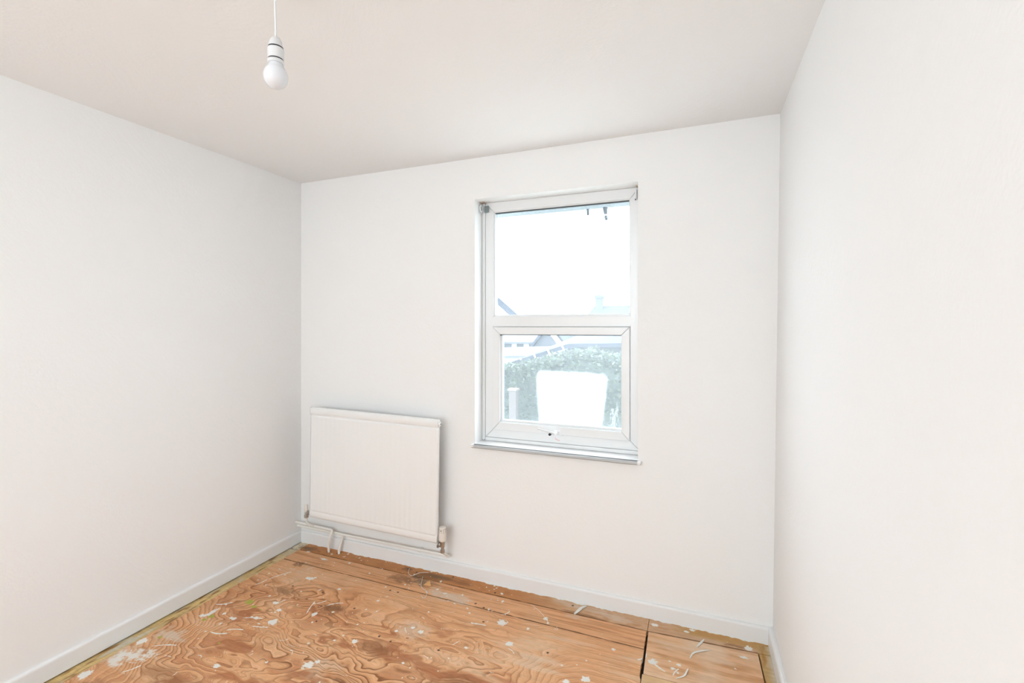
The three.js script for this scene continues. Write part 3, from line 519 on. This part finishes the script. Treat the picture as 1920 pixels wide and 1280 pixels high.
{ // low range of outbuildings in front of it
  const B = thing('outbuilding', [-8.4, -2.8, -19], 'low outbuilding with pale roof and dark front between the houses', 'outbuilding');
  obj('wall', box(-11, -7.2, -2.8, 0.66, -21.4, -19), brick, B);  // front wall in dark blue-grey
  obj('roof', slab([-11.2, 0.62, -18.8], [-7.1, 0.66, -18.8], [-7.5, 1.32, -21.5], [-11.2, 1.3, -21.5], 0.1), slatePale, B);
  obj('window_frame', mergeGeometries([box(-8.4, -8.15, 0.34, 0.56, -19, -18.95)]), barge, B);
  obj('window_frame', mergeGeometries([box(-7.78, -7.5, 0.3, 0.56, -19, -18.95)]), barge, B);
  const C = thing('lean_to', [-7, -2.8, -16], 'long lean-to with light roof edge in front of the gabled cottage', 'outbuilding');
  obj('wall', prism([[-10, -2.8], [-5, -2.8], [-5, 0.25], [-10, 0.15]], -17.2, -15.4), render_, C);
  obj('roof', slab([-10, 0.16, -15.2], [-4.9, 0.27, -15.2], [-5.1, 0.58, -17.25], [-10, 0.36, -17.25], 0.08), slatePale, C);
}
{
  const D = thing('cottage', [-6.05, -2.8, -18.5], 'small grey gable with a broad white bargeboard', 'house');
  obj('wall', prism([[-7, -2.8], [-5.15, -2.8], [-5.15, 0.35], [-6.05, 1.45], [-7, 0.3]], -19.1, -17.6), brick, D);
  obj('roof', mergeGeometries([slab([-6.05, 1.6, -17.4], [-5.05, 0.4, -17.4], [-5.05, 0.4, -19.15], [-6.05, 1.6, -19.15], 0.1), slab([-6.05, 1.6, -19.15], [-7.1, 0.3, -19.15], [-7.1, 0.3, -17.4], [-6.05, 1.6, -17.4], 0.1)]), slate, D);
  obj('bargeboard', prism([[-6.05, 1.52], [-6.05, 1.13], [-5.42, 0.36], [-5.06, 0.36]], -17.55, -17.4), barge, D);
}
{ // hipped slate house on the right
  const E = thing('house', [-2.4, -2.8, -20], 'slate hipped-roof house with a brick chimney on its ridge', 'house');
  obj('wall', box(-5.6, 3, -2.8, 0.45, -24, -19.6), brick, E);
  const g = new THREE.BufferGeometry(), r = [[-5.95, 0.42, -19.3], [3.4, 0.42, -19.3], [3.4, 0.42, -24.4], [-5.95, 0.42, -24.4], [-4.85, 2.45, -21.6], [2.2, 2.45, -21.6]], pos = [];
  for (const t of [[0, 1, 5], [0, 5, 4], [1, 2, 5], [2, 3, 4], [2, 4, 5], [3, 0, 4], [0, 3, 2], [0, 2, 1]]) for (const k of t) pos.push(...r[k]);
  g.setAttribute('position', new THREE.Float32BufferAttribute(pos, 3)); g.computeVertexNormals();
  obj('roof', g, slate, E);
  const ch = obj('chimney', mergeGeometries([box(-4.78, -4.42, 2.1, 2.92, -21.75, -21.35), box(-4.83, -4.37, 2.84, 2.98, -21.8, -21.3)]), brick, E);
  sub('chimney_pot', lathe([[0.1, 2.98], [0.11, 3.0], [0.085, 3.18], [0.1, 3.2], [0.06, 3.2]], 14).translate(-4.6, 0, -21.55), pot, ch);
  const P = thing('chimney_stack', [-7.04, -2.8, -26], 'tiny distant chimney top showing above the window bar', 'chimney');
  obj('stack', mergeGeometries([box(-7.25, -6.85, -2.8, 2.12, -26.3, -25.9), box(-7.3, -6.8, 2.02, 2.1, -26.35, -25.85)]), brick, P);
  for (const x of [-7.14, -6.95]) obj('chimney_pot', cyl(0.08, 0.07, [x, 2.1, -26.1], [x, 2.3, -26.1], 10), pot, P);
}
{ // extension roof rising to the right behind the hedge
  const X = thing('extension', [-3.2, -2.8, -11.5], 'slate extension roof rising behind the hedge with white clips along its edge', 'outbuilding');
  obj('wall', prism([[-5.2, -2.8], [0.5, -2.8], [0.5, 0.9], [-3.6, 0.72], [-5.2, 0.16]], -14, -11.7), brick, X);
  obj('roof', mergeGeometries([slab([-5.45, 0.28, -11.4], [-3.6, 0.88, -11.4], [-3.7, 1.2, -14.2], [-5.45, 0.4, -14.2], 0.12), slab([-3.6, 0.88, -11.4], [0.8, 1.0, -11.4], [0.8, 1.75, -14.2], [-3.7, 1.2, -14.2], 0.12)]), slate, X);
  for (let i = 0; i < 4; i++) { const t = 0.18 + i * 0.24, x = -5.45 + 1.85 * t, y = 0.28 + 0.6 * t; obj('verge_clip', box(-0.02, 0.02, -0.16, 0.03, -0.02, 0.02).rotateZ(0.5).translate(x, y, -11.38), barge, X); }
  obj('cable', new THREE.TubeGeometry(new THREE.CatmullRomCurve3([V(-4.1, 0.5, -11.2), V(-3, 0.52, -11.2), V(-2.2, 0.44, -11.2), V(-1.2, 0.6, -11.2)]), 30, 0.012, 6), barge, X);
}
{ // hedge
  const H = thing('hedge', [-2.6, -2.8, -6.6], 'tall clipped hedge with light leafy top across the garden', 'hedge');
  const topAt = x => 0.60 + 0.30 * sstep(-3.5, -2.0, x) - 0.12 * sstep(-1.7, -1.1, x) + 0.05 * n2(x * 3, 1.3);
  const g = new THREE.BoxGeometry(7, 3.6, 1.0, 90, 46, 8), p = g.attributes.position;
  for (let i = 0; i < p.count; i++) {
    const x = p.getX(i) - 2.6, v = (p.getY(i) + 1.8) / 3.6, y = -2.8 + v * (topAt(x) - 0.1 + 2.8), z = p.getZ(i) - 6.6;
    const k = 0.1 * n2(x * 4, y * 4, z * 4);
    p.setXYZ(i, x + k, y + k * 0.6, z + k + (z > -6.6 ? -0.1 * v : 0));
  }
  g.computeVertexNormals();
  const leafCore = std(lin(0.135, 0.155, 0.13), 0.9), leafMat = new THREE.MeshPhysicalMaterial({ color: lin(0.135, 0.155, 0.13), roughness: 0.9, transmission: 0.3, thickness: 0, side: THREE.DoubleSide });
  obj('thicket', g, leafCore, H);
  const lg = new THREE.BufferGeometry();
  lg.setAttribute('position', new THREE.Float32BufferAttribute([0, 0, 0, 0.35, 0.12, 0.5, 0, 0, 0.62, -0.35, 0.12, 0.5, 0, 0.08, 1], 3)); lg.setIndex([0, 1, 2, 0, 2, 3, 2, 1, 4, 2, 4, 3]); lg.computeVertexNormals();
  const N = 16000, inst = new THREE.InstancedMesh(lg, leafMat, N), M = new THREE.Matrix4(), q = new THREE.Quaternion(), col = new THREE.Color();
  for (let i = 0; i < N; i++) {
    const x = rr(-5.6, 0.4), top = rnd() < 0.35, t = topAt(x);
    const y = top ? t - 0.12 + Math.pow(rnd(), 1.6) * 0.2 : t - Math.pow(rnd(), 1.3) * 2.2, z = top ? rr(-6.9, -6.05) : rr(-6.3, -5.95);
    q.setFromEuler(new THREE.Euler(rr(-1.4, 0.9), rr(-3.2, 3.2), rr(-1, 1))); const s = rr(0.045, 0.1);
    M.compose(V(x + 2.6, y + 2.8, z + 6.6), q, V(s, s, s)); inst.setMatrixAt(i, M);
    const k = rr(0.65, 1.35); inst.setColorAt(i, col.setRGB(k * rr(0.85, 1.15), k, k * rr(0.75, 1.05)));
  }
  inst.name = 'leaves'; inst.userData.kind = 'stuff'; inst.castShadow = inst.receiveShadow = true; H.add(inst);
  const F = thing('fence_post', [-3.16, -2.8, -5.75], 'weathered brown fence post in front of the hedge', 'post');
  obj('post', rbox(-3.23, -3.09, -2.8, 0.22, -5.82, -5.68, 0.01), std(lin(0.17, 0.14, 0.13), 0.9), F);
  obj('post_cap', rbox(-3.25, -3.07, 0.22, 0.26, -5.84, -5.66, 0.008), std(lin(0.26, 0.22, 0.2), 0.9), F);
}
for (const g of bases) delete g.userData.base;
renderer.render(scene, camera);
